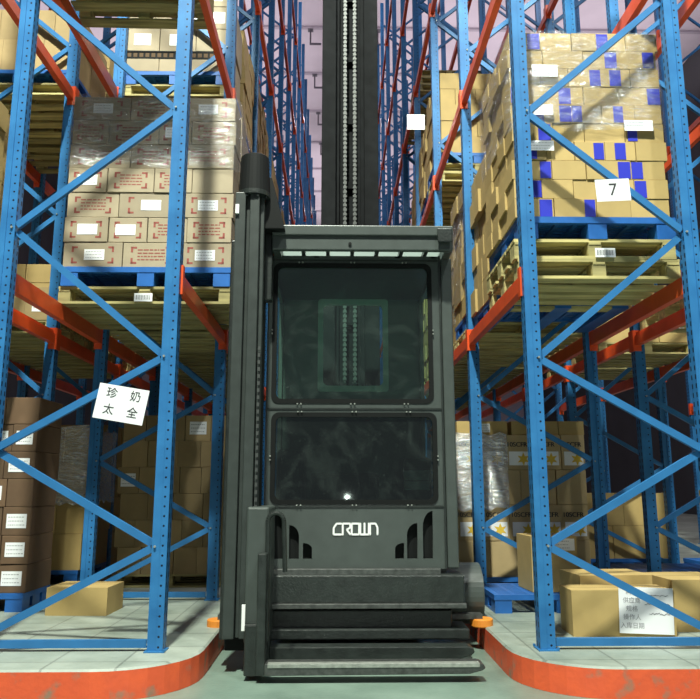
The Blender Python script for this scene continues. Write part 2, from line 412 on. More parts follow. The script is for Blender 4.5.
# ------------------------------------------------------------------ beams
bprof = [(-.028, -.065), (.028, -.065), (.028, .03), (.010, .03), (.010, .065), (-.028, .065)]
def beam_proto():
    root = link('shelf_rail', None)
    L = BAY-.1; mb = MB(); mb.prism(bprof, (0, -L/2, 0), (0, L/2, 0), (1, 0, 0), (0, 0, 1)); 
    link('beam_body', mb.mesh('beam_body', M['orange']), root)
    for s in (-1, 1):
        m2 = MB(); m2.box(-.036, .042, s*L/2-.006 if s > 0 else -L/2-.004, s*L/2+.004 if s > 0 else -L/2+.006, -.12, .09)
        m2.box(.030, .044, (L/2 if s > 0 else -L/2-.055), (L/2+.055 if s > 0 else -L/2), -.12, .09)
        link('connector', m2.mesh('connector', M['orange']), root)
    return root
bproto = None
ADJ = {'left': -1, 'right': 1}
nb = 0
for rn, side, x0, desc, n in ROWS:
    for k in range(n-1):
        if 'farthest' in rn and k > 3: continue
        for li, lz in enumerate(LEV):
            for sd, xx, fl in (('aisle-side', x0-side*.022, -side), ('rear', x0+side*(FD+.022), side)):
                if sd == 'rear' and (k > 8 if 'far' not in rn else k > 3 or 'farthest' in rn): continue
                y = D0+(k+.5)*BAY
                if not inview([(xx, y-1, lz), (xx, y+1, lz), (xx, y, lz)], 10): continue
                if k > 9 and li > 3: pass
                if bproto is None: bproto = beam_proto(); o = bproto
                else: o = copy_tree(bproto)
                o.location = (xx, y, lz-.065); o.rotation_euler = (0, 0, 0 if fl > 0 else math.pi); nb += 1
                tag(o, f'orange {sd} beam, {ORD[li+1]} level up, {ORD[k+1]} bay, {desc}', 'rack beam', 'orange beams of the pallet racks')

# ------------------------------------------------------------------ pallets
def wood_pallet(w=1.14, d=1.0):
    root = link('wooden_pallet', None)
    dk = MB(); n = 7; bw = d/n
    for i in range(n): dk.box(-w/2, w/2, -d/2+i*bw+.012, -d/2+(i+1)*bw-.012, .112, .132)
    link('top_deck', dk.mesh('top_deck', M['wood']), root)
    for x in (-w/2+.05, 0, w/2-.05):
        s = MB(); s.box(x-.045, x+.045, -d/2+.01, d/2-.01, .094, .112)
        for y in (-d/2+.08, 0, d/2-.08): s.box(x-.05, x+.05, y-.065, y+.065, .019, .094)
        link('stringer', s.mesh('stringer', M['wood']), root)
    b = MB()
    for i in (0, 1.6, 3, 4.4, 6): b.box(-w/2, w/2, -d/2+i*bw+.012, -d/2+(i+1)*bw-.012, 0, .019)
    link('bottom_deck', b.mesh('bottom_deck', M['wood']), root)
    return root
def blue_pallet(w=1.14, d=1.0):
    root = link('plastic_pallet', None)
    dk = MB(); n = 14
    for i in range(n): dk.box(-w/2+.04, w/2-.04, -d/2+.04+i*(d-.08)/n, -d/2+.04+(i+.6)*(d-.08)/n, .128, .144)
    for x in [-w/2+.04+k*(w-.08)/8 for k in range(9)]: dk.box(x-.016, x+.016, -d/2+.04, d/2-.04, .115, .143)
    for a, b in ((-1, 0), (1, 0)): dk.box(a*w/2-.045*(a > 0), a*w/2+.045*(a < 0), -d/2, d/2, .105, .147)
    for s in (-1, 1): dk.box(-w/2+.045, w/2-.045, s*d/2-.045*(s > 0), s*d/2+.045*(s < 0), .105, .147)
    link('deck', dk.mesh('deck', M['bluep']), root)
    for x in (-w/2+.075, 0, w/2-.075):
        s = MB(); s.box(x-.07, x+.07, -d/2+.005, d/2-.005, 0, .022)
        for y in (-d/2+.085, 0, d/2-.085): s.box(x-.07, x+.07, y-.08, y+.08, .022, .105)
        link('runner', s.mesh('runner', M['bluep']), root)
    return root
PP = {}
def pallet(kind, cx, cy, z, label, wide=1.14, deep=1.0, tall=1.0):
    key = (kind, wide, deep)
    if key not in PP: PP[key] = (wood_pallet if kind == 'wood' else blue_pallet)(wide, deep); o = PP[key]
    else: o = copy_tree(PP[key])
    o.location = (cx, cy, z); o.rotation_euler = (0, 0, R(random.uniform(-.7, .7)))
    tag(o, label, 'pallet', 'wooden pallets in the racks' if kind == 'wood' else 'blue plastic pallets in the racks')
    o.scale = (1, 1, tall)
    return (.132 if kind == 'wood' else .147)*tall

# ------------------------------------------------------------------ cartons
MC = {}
def carton_mesh(style, w, d, h, v=0):
    key = (style, round(w, 3), round(d, 3), round(h, 3), v)
    if key in MC: return MC[key]
    mb = MB(); y = -d/2-.0012
    mats = [M['kraft'], M['slit'], M['tapec']]
    if style in ('red',): mats = [M['grey'], M['red'], M['tapec']]
    if style == 'grey': mats = [M['grey'], M['slit'], M['tapec']]
    if style == 'dull': mats = [M['dull'], M['slit'], M['tapec']]
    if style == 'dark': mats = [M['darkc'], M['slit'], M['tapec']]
    if style == 'num': mats = [M['numb'], M['ink'], M['paper'], M['yel']]
    mb.box(-w/2, w/2, -d/2, d/2, 0, h)
    if style == 'red' and v < 2:
        mx, mz = w*.14, h*.16; L = min(.05, w*.14)
        for sx in (-1, 1):
            for sz in (0, 1):
                x = sx*(w/2-mx); zc = mz if sz == 0 else h-mz; dz = 1 if sz == 0 else -1
                for (a, b, c2, e) in ((x, x-sx*L, zc, zc+dz*.016), (x, x-sx*.018, zc, zc+dz*.05)):
                    xa, xb = sorted((a, b)); za, zb = sorted((c2, e)); mb.quad([(xa, y, za), (xb, y, za), (xb, y, zb), (xa, y, zb)], 1)
        if v == 1:
            for i in range(4):
                zc = h*.30+i*h*.13; a = -w*.24; 
                rr = random.Random(i+3)
                while a < w*.24:
                    l = rr.uniform(.012, .05); mb.quad([(a, y, zc), (min(a+l, w*.25), y, zc), (min(a+l, w*.25), y, zc+h*.045), (a, y, zc+h*.045)], 1); a += l+.008
    if style == 'num' and v == 0:
        add_text(mb, '10SCFR', h*.19, -.02, h*.72, y, 1, .002)
        mb.quad([(-w*.4, y, h*.12), (w*.42, y, h*.12), (w*.42, y, h*.52), (-w*.4, y, h*.52)], 2)
        star = []
        for i in range(12):
            a = R(30*i); r_ = h*(.2 if i % 2 else .09); star.append((w*.16+r_*math.cos(a), y-.001, h*.3+r_*math.sin(a)))
        mb.quad(star, 3)
    if style in ('kraft', 'dull'):
        mb.box(-w/2+.006, w/2-.006, -.002, .002, h-.0005, h+.0008, 1)
    me = mb.mesh('carton', mats); MC[key] = me
    return me
LBL = {}
def label_mesh(w, h, lines=3, seed=0):
    key = (round(w, 3), round(h, 3), lines)
    if key in LBL: return LBL[key]
    mb = MB(); mb.box(-w/2, w/2, -.0012, 0, -h/2, h/2); rr = random.Random(5)
    for i in range(lines):
        zc = h/2-h*(i+.8)/(lines+.6); a = -w*.42
        while a < w*.36:
            l = rr.uniform(.006, .02); mb.quad([(a, -.0018, zc-h*.03), (a+l, -.0018, zc-h*.03), (a+l, -.0018, zc+h*.03), (a, -.0018, zc+h*.03)], 1); a += l+.006
    LBL[key] = mb.mesh('shipping_label', [M['paper'], M['inkg']]); return LBL[key]
TPM = {}
def tape_mesh(w, h, d):
    key = (round(w, 3), round(h, 3), round(d, 3))
    if key not in TPM:
        mb = MB(); mb.box(-w/2, w/2, -d/2-.003, -d/2, h*.05, h*.94); TPM[key] = mb.mesh('tape', M['tapeb'])
    return TPM[key]
CART = []
def carton(style, cx, cy, z, w, d, h, label, v=0, rz=0, lab=None, tape=None, group=None, jit=1.0):
    o = link('carton', carton_mesh(style, w, d, h, v), None, (cx, cy, z), rz+R(random.uniform(-.8, .8))*jit)
    bevel(o, .004, 1)
    tag(o, label, 'carton', group)
    if lab:
        lw, lh, lx, lz = lab; l = link('shipping_label', label_mesh(lw, lh), o, (lx, -d/2-.002, lz))
    if tape is not None:
        link('tape', tape_mesh(tape[1], h, d), o, (tape[0], 0, 0))
    o['style'] = style; CART.append(o); return o
def cuts(x0, x1, n, jitter, rr):
    xs = [x0+(x1-x0)*i/n for i in range(n+1)]
    return [x0]+[x+rr.uniform(-jitter, jitter) for x in xs[1:-1]]+[x1]
def stack(desc, style, x0, x1, y0, y1, z0, layers, h, side, nfront=3, nside=3, group=None, lab=0., tape=0., seed=1, full_top=False, offs=0., labp=None, depth=None):
    """side: -1 when the aisle is at the low-x side (right racks), +1 when at the high-x side"""
    rr = random.Random(seed); z = z0; dp = depth or (y1-y0)/nside
    for k in range(layers):
        hh = h if not isinstance(h, (list, tuple)) else h[k]
        n = nfront+(1 if (k % 2 and nfront > 2) else 0)
        sh = rr.uniform(-offs, offs); xs = cuts(x0+sh, x1+sh, n, (x1-x0)/n*.12, rr)
        lay = f'{ORD[k+1]} layer'
        idx = 0
        for i in range(n):
            wd = xs[i+1]-xs[i]-.006; cx = (xs[i]+xs[i+1])/2; d = dp-.008; v = 0; L = None; T = None
            if style == 'red':
                v = rr.choice((0, 1, 1, 2)); 
                if v == 0 or rr.random() < .25: L = (min(.17, wd*.55), hh*.42, rr.uniform(-.02, .02), hh*.5); v = 0
            elif style == 'num': v = 0 if k in (1, 3) else 1
            elif rr.random() < lab: L = (min(.18, wd*.7), hh*.5, 0, hh*.5)
            if tape and rr.random() < tape: T = (rr.choice((-.32, .30, 0, .35))*wd, rr.uniform(.07, .10))
            pos = 'leftmost' if i == 0 else ('rightmost' if i == n-1 else f'{ORD[i+1]}-from-left')
            carton(style, cx, y0+dp/2+rr.uniform(0, .012), z, wd, d, hh-.003, f'{pos} front carton, {lay}, {desc}', v, 0, L, T, group)
        # the column of cartons seen on the aisle side
        for j in range(1, nside):
            wd = xs[1]-xs[0]-.006 if side < 0 else xs[-1]-xs[-2]-.006
            cx = (xs[0]+xs[1])/2 if side < 0 else (xs[-2]+xs[-1])/2
            cx += rr.uniform(-.02, .02)
            carton(style, cx, y0+dp*(j+.5), z, wd, dp-.008, hh-.003, f'{ORD[j+1]} carton back, aisle side, {lay}, {desc}', 1 if style != 'red' else 2, 0, None, None, group)
            if full_top and k == layers-1:
                for i in range(n):
                    if (i == 0 and side < 0) or (i == n-1 and side > 0): continue
                    carton(style, (xs[i]+xs[i+1])/2, y0+dp*(j+.5), z, xs[i+1]-xs[i]-.006, dp-.008, hh-.003, f'{ORD[i+1]} carton from left, row {ORD[j+1]} from the front, {lay}, {desc}', 1, 0, None, None, group)
        z += hh
    return z
def wrap(x0, x1, y0, y1, z0, z1, m, label, seed=0):
    """loose stretch film round a load: front and both sides, wrinkled"""
    rr = random.Random(seed); mb = MB(); nu, nv = 40, 14
    per = [(x0, y1), (x0, y0), (x1, y0), (x1, y1)]; seg = []
    L = [y1-y0, x1-x0, y1-y0]; T = sum(L)
    for i in range(nu+1):
        t = T*i/nu; k = 0
        while k < 2 and t > L[k]: t -= L[k]; k += 1
        a, b = per[k], per[k+1]; u = min(1, t/L[k]); seg.append((a[0]+(b[0]-a[0])*u, a[1]+(b[1]-a[1])*u, k))
    for j in range(nv+1):
        for (x, y, k) in seg:
            e = rr.uniform(.004, .016); zz = z0+(z1-z0)*j/nv+(rr.uniform(-.03, .03) if j in (0, nv) else 0)
            mb.v.append(Vector((x+(-e if k == 0 else e if k == 2 else 0), y-(e if k == 1 else 0), zz)))
    for j in range(nv):
        for i in range(nu):
            a = j*(nu+1)+i; mb.f.append([a, a+1, a+nu+2, a+nu+1]); mb.m.append(0)
    org = Vector(((x0+x1)/2, (y0+y1)/2, z0)); o = link('stretch_wrap', mb.mesh('stretch_wrap', m, org, True), None, org)
    tag(o, label, 'stretch wrap', 'clear film wrapped round pallet loads'); return o

# ---- right, first bay, level one: blue-taped load above two wooden pallets
lz = LEV[0]
xc = RX+FD/2
z = lz; z += pallet('wood', xc, 5.62, z, 'wooden pallet under the blue-taped carton load, lower of the two', 1.20, 1.06, 1.15)
z += pallet('wood', xc-.02, 5.62, z, 'wooden pallet with white barcode label under the blue-taped carton load', 1.20, 1.06, 1.15)
z += pallet('blue', xc, 5.60, z, 'blue plastic pallet under the blue-taped cartons behind the card reading 7', 1.18, 1.02, 1.15)
stack('blue-taped load behind card 7', 'kraft', 1.33, 2.50, 5.10, 6.10, z, 10, .153, -1, 4, 4, 'cartons sealed with blue tape on the right rack', .0, .62, seed=11, offs=.012)
wrap(1.31, 2.51, 5.085, 6.1, z+.70, z+1.50, M['film'], 'clear film round the upper half of the blue-taped carton load', 3)
# labels hanging on that load
for k, (px, py, w, h, t) in enumerate(((545, 70, .20, .10, 'upper'), (541, 109, .19, .085, 'middle'), (541, 145, .20, .08, 'lower'), (639, 125, .22, .085, 'right-hand'))):
    p = at(px, py, 5.07); o = link('paper_label', label_mesh(w, h), None, (p.x, 5.078, p.z)); tag(o, f'{t} white paper label stuck on the blue-taped carton load', 'label', 'paper labels on the blue-taped load')
p = at(606, 252, 5.07); o = link('barcode_label', None, None, (p.x, 5.074, p.z))
mb = MB(); mb.box(-.075, .075, 0, .002, -.035, .035)
for i in range(16): mb.box(-.06+i*.0075, -.06+i*.0075+.002+.002*(i % 3 == 0), -.001, 0, -.02, .02, 1)
bcm = mb.mesh('barcode_label', [M['paper'], M['ink']])
bpy.data.objects.remove(o); o = link('barcode_label', bcm, None, (p.x, 5.083, p.z)); tag(o, 'white barcode label on the wooden pallet under the blue-taped load', 'label')
# ---- left, first bay, level one: grey cartons with red corner marks
y0 = 5.90; z = LEV[0]; xl = -1.60
z += pallet('wood', xl, y0+.52, z, 'wooden pallet with white barcode label under the red-marked carton load', 1.44, 1.04, 1.12)
z += pallet('blue', xl, y0+.50, z, 'blue plastic pallet under the red-marked grey cartons behind left frame', 1.42, 1.02, 1.12)
ztop = stack('red-marked grey load', 'red', -2.31, -.89, y0, y0+1.0, z, 7, .223, 1, 3, 3, 'grey brown cartons with red corner marks', seed=5, offs=.008)
wrap(-2.33, -.87, y0-.015, y0+1.0, z+.9, z+1.55, M['film'], 'clear film round the top of the red-marked carton load', 5)
p = at(143, 297, 5.88); o = link('barcode_label', bcm, None, (p.x, y0-.012, p.z)); tag(o, 'white barcode label on the wooden pallet under the red-marked load', 'label')

# ---- generic loads deeper in the racks
CH = []                                     # distant ones gathered as stuff
def far_load(x0, x1, y0, y1, z0, z1, rr):
    hh = (z1-z0)/max(1, round((z1-z0)/.23))
    z = z0
    while z < z1-.05:
        xs = cuts(x0, x1, 3, .04, rr)
        for i in range(3):
            for j in range(4):
                if 0 < i < 2 and j: continue
                a = y0+(y1-y0)*j/4; e = rr.uniform(0, .03)
                CH.append((xs[i]+.006-(e if i == 0 else 0), xs[i+1]-.006+(e if i == 2 else 0), a+.006, a+(y1-y0)/4-.006, z, z+hh-.007))
        z += hh
rr = random.Random(21)
def rack_load(rn, side, x0, k, pos, li, style, kinds, layers, h, nf, ns, seed, wrapm=None, individual=True, lab=.2):
    xc = x0+side*FD/2; yc = D0+k*BAY+.56+pos*1.02; z = LEV[li] if li >= 0 else PZ
    rown = {'left': 'left row', 'right': 'right row', 'far left': 'second left row', 'far right': 'second right row'}[rn]
    where = f'{"near" if pos==0 else "far"} half of {ORD[k+1]} bay, {("level "+ORD[li+1]) if li>=0 else "ground level"}, {rown}'
    for i, kd in enumerate(kinds):
        z += pallet(kd, xc, yc, z, f'{"wooden" if kd=="wood" else "blue plastic"} pallet{" " + ORD[i+1] + " up" if len(kinds)>1 else ""}, {where}')
    if layers:
        if individual:
            s = f'{ORD[k+1]} bay {"near" if pos==0 else "far"} half, level {ORD[li+1]}, {rown}'
            zt = stack(s, style, xc-.57, xc+.57, yc-.5, yc+.5, z, layers, h, -side, nf, ns, 'brown cartons deeper in the racks', lab, seed=seed, offs=.02)
            if wrapm: wrap(xc-.585, xc+.585, yc-.515, yc+.5, z+.2, zt+.01, wrapm, f'clear film round the load, {where}', seed)
        else: far_load(xc-.57, xc+.57, yc-.5, yc+.5, z, z+layers*h, rr)
I = True
rack_load('right', 1, RX, 0, 1, 0, 'kraft', ['blue'], 6, .23, 3, 4, 31)
rack_load('right', 1, RX, 1, 0, 0, 'kraft', ['wood', 'blue'], 7, .20, 3, 4, 32, M['film'])
rack_load('right', 1, RX, 1, 1, 0, 'kraft', ['wood'], 6, .22, 3, 4, 33, M['film'])
rack_load('right', 1, RX, 2, 0, 0, 'kraft', ['wood', 'blue'], 4, .30, 3, 3, 34, individual=False)
rack_load('right', 1, RX, 2, 0, 1, 'kraft', ['wood', 'wood', 'blue'], 5, .24, 3, 3, 35)
rack_load('right', 1, RX, 2, 1, 1, 'kraft', ['wood', 'blue'], 4, .27, 3, 2, 36, individual=False)
rack_load('right', 1, RX, 3, 0, 2, 'kraft', ['wood', 'wood', 'wood'], 0, .27, 3, 2, 36)
rack_load('right', 1, RX, 3, 1, 2, 'kraft', ['wood', 'wood'], 0, .27, 3, 2, 36)
rack_load('right', 1, RX, 3, 0, 1, 'kraft', ['wood', 'blue'], 3, .30, 3, 3, 37, individual=False)
rack_load('left', -1, LX, 1, 0, 0, 'kraft', ['wood', 'wood'], 3, .33, 3, 2, 41, individual=False)
rack_load('left', -1, LX, 1, 1, 0, 'kraft', ['wood', 'wood'], 3, .33, 3, 2, 42, individual=False)
rack_load('left', -1, LX, 0, 0, 1, 'kraft', ['wood'], 3, .3, 3, 3, 43, individual=False)
rack_load('left', -1, LX, 1, 0, 1, 'grey', ['wood', 'blue'], 0, .34, 2, 3, 45, lab=.9)
z = LEV[1]+.132+.147
z = stack('lower tier, second bay, level second, left row', 'grey', -2.28, -1.16, 7.1, 8.1, z, 1, .15, 1, 3, 2, 'grey cartons on the second left level', seed=45)
for i in range(2):
    mb = MB(); mb.box(-.27, .27, -.22, .22, 0, .085)
    for k in range(8): mb.box(-.25+k*.064, -.21+k*.064, -.223, -.22, .02, .065, 1)
    o = link('plastic_tray', mb.mesh('plastic_tray', [M['black'], M['slit']]), None, (-2.0+i*.56, 7.33, z)); tag(o, f'black slatted tray between grey cartons on the second left level, {("left","right")[i]} of two', 'tray')
    l = link('rim', MB().box(-.275, .275, -.226, .226, .075, .09).mesh('rim', M['black']), o)
z += .09
stack('upper tier, second bay, level second, left row', 'grey', -2.28, -1.16, 7.1, 8.1, z, 3, .27, 1, 3, 2, 'grey cartons on the second left level', lab=.9, seed=46)
rack_load('left', -1, LX, 1, 1, 1, 'kraft', ['wood', 'blue'], 4, .3, 3, 3, 46, individual=False)
for k in (2, 3, 4):
    for pos in (0, 1):
        rack_load('left', -1, LX, k, pos, 1, 'kraft', ['wood'], 5, .3, 3, 3, 50+k, individual=False)
        rack_load('left', -1, LX, k, pos, 0, 'kraft', ['wood'], 5, .3, 3, 3, 50+k, individual=False)
rack_load('far left', -1, L2, 0, 0, 0, 'dull', ['wood'], 5, .3, 3, 2, 61, individual=False)  # mostly unseen pallet and load, added to shade the labelled stack below
rack_load('far left', -1, L2, 1, 0, 0, 'dull', ['wood'], 1, .34, 3, 2, 62, lab=.6)
rack_load('far left', -1, L2, 1, 1, 0, 'kraft', ['wood'], 3, .3, 3, 2, 62, individual=False)
rack_load('far left', -1, L2, 1, 0, 1, 'dull', ['wood', 'blue'], 2, .36, 3, 2, 63)
rack_load('far left', -1, L2, 1, 1, 1, 'dull', ['wood', 'wood'], 3, .3, 3, 2, 65, individual=False)
rack_load('far left', -1, L2, 2, 0, 0, 'dull', ['wood', 'blue'], 3, .3, 3, 2, 66, individual=False)
rack_load('far right', 1, R2, 1, 1, 0, 'kraft', ['wood'], 1, .48, 3, 2, 71)
rack_load('far right', 1, R2, 0, 1, 0, 'dull', ['wood'], 0, .55, 3, 2, 72)
rack_load('far right', 1, R2, 2, 0, 0, 'dull', ['wood', 'wood'], 2, .3, 3, 2, 73, individual=False)
for k in (3, 4, 5): rack_load('right', 1, RX, k, 0, 0, 'kraft', ['wood'], 4, .3, 3, 3, 80, individual=False)
rack_load('right', 1, RX, 2, 1, 0, 'kraft', ['wood'], 4, .3, 3, 3, 81, individual=False)

# ---- ground level, right
# blue pallet with one carton
pallet('blue', 1.90, 6.61, PZ, 'blue plastic pallet on the plinth carrying one tall carton', 1.18, .74)
carton('kraft', 1.86, 6.60, PZ+.147, .40, .42, .46, 'tall brown carton with pale top strip standing alone on a blue pallet', 2, R(2), (.36, .10, 0, .39))
# big carton with handwritten sheet, and companions
carton('kraft', 2.02, 5.44, PZ, .72, .30, .31, 'wide brown carton with a handwritten white sheet, on plinth behind right frame', 3, R(-1))
carton('kraft', 2.10, 5.86, PZ, .56, .42, .37, 'brown carton standing directly behind the one with the handwritten sheet', 4, R(4))
carton('kraft', 2.66, 5.70, PZ, .46, .5, .36, 'brown carton at the right picture edge beside the one with handwritten sheet', 5, R(2))
sh = MB(); sh.box(-.19, .19, -.002, 0, -.155, .155)
for i, t in enumerate(('料号', '供应商', '规格', '操作人', '入库日期')): add_text(sh, t, .042, -.10, .12-i*.056, -.0022, 1)
rq = random.Random(3)
for zz, a0 in ((.10, .0), (.045, -.01), (-.02, .02)):
    a = a0
    while a < .15:
        l = rq.uniform(.008, .02); sh.bar((a, -.0028, zz+rq.uniform(-.006, .006)), (a+l, -.0028, zz+rq.uniform(-.008, .008)), .002, .003, (0, 1, 0), 2); a += l
o = link('paper_sheet', sh.mesh('paper_sheet', [M['paper'], M['inkg'], M['ink']]), None, (2.17, 5.279, PZ+.175)); o.rotation_euler = (0, R(2), R(-1))
tag(o, 'white sheet with handwritten stock details taped on the wide carton', 'paper')
# stack of numbered cartons in bay two
pallet('blue', xc-.03, 7.95, PZ, 'blue plastic pallet under the printed cartons in the second bay, right', 1.30, 1.10)
zt = stack('printed carton stack behind right frame', 'num', 1.22, 2.54, 7.42, 8.42, PZ+.147, 4, .35, -1, 4, 2, 'cartons printed with black numbers', seed=9)
for i, (x, wd) in enumerate(((1.50, .52), (2.04, .48), (2.42, .26))):
    carton('kraft', x, 7.68, zt, wd, .46, .14, f'flat brown carton on top of the printed carton stack, {ORD[i+1]} from left', 3, 0, (.16, .09, 0, .07) if i == 0 else None, (0, .10) if i else None)
wrap(1.20, 1.75, 7.40, 8.42, PZ+.8, zt+.01, M['filmh'], 'crumpled film round the left side of the printed carton stack', 8)
# second right row, ground
pallet('blue', 3.62, 8.2, PZ, 'empty blue plastic pallet in the second right row', 1.18, 1.0)
pallet('blue', 3.62, 9.80, PZ, 'blue plastic pallet under the two-layer cartons in the second right row', 1.18, 1.1)
pallet('blue', 4.95, 8.8, PZ, 'blue plastic pallet at far right under loose cartons', 1.18, 1.1)
stack('second right row ground', 'kraft', 3.05, 4.25, 9.27, 10.25, PZ+.147, 2, .40, -1, 3, 2, 'two-layer cartons in the second right row', seed=12)
stack('far right ground pile', 'kraft', 4.40, 5.5, 8.4, 9.3, PZ+.147, 2, .42, -1, 2, 1, 'cartons at the far right', seed=13, depth=.5)
# ---- ground level, left
carton('kraft', -2.09, 6.40, PZ, .50, .40, .22, 'low brown carton alone on the plinth behind the left frame', 2, R(-3), None, None)
pallet('blue', -3.18, 6.67, PZ, 'dark blue pallet under the labelled brown stack, left edge', 1.15, .6)
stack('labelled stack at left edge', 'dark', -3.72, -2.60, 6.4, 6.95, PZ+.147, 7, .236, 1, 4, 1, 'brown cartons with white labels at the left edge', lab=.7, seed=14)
pallet('wood', -1.74, 8.35, PZ, 'wooden pallet under the mixed carton stack in the second left bay', 1.16, 1.0)
stack('mixed stack, second left bay', 'dull', -2.30, -1.17, 7.85, 8.85, PZ+.132, 6, .275, 1, 4, 2, 'mixed brown cartons in the second left bay', lab=.12, seed=15, offs=.03)
pallet('blue', -3.33, 8.6, PZ, 'blue plastic pallet under the film-wrapped stack, second left row', 1.16, 1.0)
stack('film-wrapped stack, second left row', 'kraft', -3.88, -2.73, 8.12, 9.06, PZ+.147, 4, .38, 1, 3, 2, 'cartons under white film in the second left row', seed=16)
wrap(-3.90, -2.71, 8.10, 9.06, PZ+.85, PZ+1.68, M['filmh'], 'shiny white film wrapped round the stack in the second left row', 9)
for sx, x3 in ((-1, L3), (1, R3)):
    for k in range(4):
        for zz in (PZ, LEV[0]+.01):
            xa, xb = sorted((x3+sx*.06, x3+sx*1.1)); far_load(xa, xb, D0+k*BAY+.1, D0+k*BAY+2.0, zz, zz+1.6+.3*(k % 2), rr)
for k in (2, 3):
    far_load(L2-1.1, L2-.06, D0+k*BAY+.1, D0+k*BAY+2.0, PZ, PZ+1.8, rr)
# distant loads as stuff; the cartons that show smallest join them
def shown(o):
    q = [proj(o.location+Vector(c)) for c in o.bound_box]
    if any(a is None for a in q): return 0
    xs = [min(700, max(0, a[0])) for a in q]; ys = [min(699, max(0, a[1])) for a in q]
    return (max(xs)-min(xs))*(max(ys)-min(ys))
CART.sort(key=shown, reverse=True)
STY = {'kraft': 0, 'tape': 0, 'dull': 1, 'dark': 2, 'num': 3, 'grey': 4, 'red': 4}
mb = MB()
for b in CH: mb.box(*b)
for o in CART[292:]:
    bb = [Vector(c) for c in o.bound_box]; L = o.location
    mb.box(min(c.x for c in bb)+L.x, max(c.x for c in bb)+L.x, min(c.y for c in bb)+L.y, max(c.y for c in bb)+L.y, L.z, max(c.z for c in bb)+L.z, STY[o['style']])
    for ch in list(o.children): bpy.data.objects.remove(ch)
    bpy.data.objects.remove(o)
CART = CART[:292]
for o in CART: del o['style']
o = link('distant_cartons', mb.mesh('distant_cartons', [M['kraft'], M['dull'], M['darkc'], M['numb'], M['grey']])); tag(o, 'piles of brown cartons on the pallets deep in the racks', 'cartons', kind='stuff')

# ------------------------------------------------------------------ cards hung on the racks
def card(px, py, Y, w, h, tilt, texts, label):
    p = at(px, py, Y); mb = MB(); mb.box(-w/2, w/2, 0, .003, -h/2, h/2)
    for s, size, cx, cz in texts: add_text(mb, s, size, cx, cz, -.0005, 1)
    o = link('card_sign', mb.mesh('card_sign', [M['paper'], M['ink']]), None, p); o.rotation_euler = (0, tilt, 0); tag(o, label, 'sign'); return o
card(121, 404, 4.84, .335, .235, R(9.5), [('珍', .075, -.075, .06), ('奶', .075, .085, .06), ('太', .075, -.075, -.05), ('全', .075, .085, -.05)], 'white card with four black characters tied to the left frame')
card(613, 190, 4.84, .245, .165, R(-3), [('7', .13, 0, 0)], 'white card with the number 7 tied to the right frame')
p = at(416, 122, 8.9); o = link('card_sign', MB().box(-.12, .12, 0, .004, -.11, .11).mesh('card_sign', M['paper']), None, (p.x, D0+2*BAY-.07, p.z))
o.location = at(416, 122, D0+2*BAY-.09); tag(o, 'small blank white card on a far right upright beside the mast', 'sign')

# ------------------------------------------------------------------ the truck
T = link('turret_truck', None, None, (.12, 5.6, 0))
tag(T, 'charcoal turret stock picker truck with glazed cab and side-facing forks in the aisle', 'forklift truck')
def bp(x0, y0, x1, y1, Y, dep, mb=None, mi=0):
    """box whose front face at depth Y spans the given outline; true vertical box"""
    ym = (y0+y1)/2; a = at(x0, ym, Y); b = at(x1, ym, Y); zt = at((x0+x1)/2, y0, Y).z; zb = at((x0+x1)/2, y1, Y).z
    mb = mb or MB(); mb.box(a.x, b.x, Y, Y+dep, max(zb, .01), zt, mi); return mb
YC = 5.42                                            # cab front face
def X(px, py): return at(px, py, YC).x
def Z(py): return at(350, py, YC).z
xl, xr = X(266, 400), X(443, 400)
zb, zt_ = Z(569), Z(256)
# windows
uw = (X(273, 335), X(432, 335), Z(403), Z(264)); lw_ = (X(271, 458), X(437, 458), Z(504), Z(413))
def lou(xa, xb, ytop, rev):
    a, b = X(xa, 540), X(xb, 540); zb_ = Z(559); zt2 = Z(ytop); w_ = b-a; q = []
    n = 6
    q = [(a, zb_), (b, zb_)]
    arc = [(w_*(1-math.cos(R(90*i/n))), 0) for i in range(n+1)]
    hcut = (zt2-zb_)*.35
    if rev:   # tall edge on the right
        q += [(b, zt2)]+[(b-w_*math.sin(R(90*i/n)), zt2-hcut*(1-math.cos(R(90*i/n)))) for i in range(1, n+1)]
    else:
        q += [(a+w_*math.sin(R(90*i/n)), zt2-hcut*(1-math.cos(R(90*i/n)))) for i in range(n, 0, -1)]+[(a, zt2)]
    return q
holes = [rring(*uw, .055), rring(*lw_, .055),
         lou(274, 284, 512, False), lou(289, 299, 525, False), lou(303, 312, 543, False),
         lou(395, 404, 543, True), lou(407, 417.5, 523, True), lou(423, 433, 511, True)]
panel_with_holes('front_panel', [(xl, zb), (xr, zb), (xr, zt_), (xl, zt_)], holes, YC, .03, M['truck'], T)
# raised frame edge round each window bay
fr = MB()
for (xa, xb, za, zb2) in ((xl+.015, xr-.015, Z(409.5), Z(408)), (xl+.015, xr-.015, Z(261.5), Z(260)), (xl+.015, xr-.015, Z(507), Z(505.5))):
    fr.box(xa, xb, YC-.008, YC-.0005, za, zb2)
fr.box(xl, xl+.012, YC-.012, YC-.0005, zb, zt_); fr.box(xr-.012, xr, YC-.012, YC-.0005, zb, zt_)
part('frame_trim', fr, M['truckd'], T)
lb = MB(); lb.box(xl+.02, xr-.02, YC+.05, YC+.06, zb+.01, Z(508)); part('louvre_backing', lb, M['black'], T)
def gasket(name, w, g=.030):
    x0, x1, z0, z1 = w; o_ = rring(x0-.004, x1+.004, z0-.004, z1+.004, .058); i_ = rring(x0+g, x1-g, z0+g, z1-g, .045)
    panel_with_holes(name, o_, [i_], YC-.006, .016, M['black'], T)
gasket('window_gasket', uw); gasket('window_gasket', lw_)
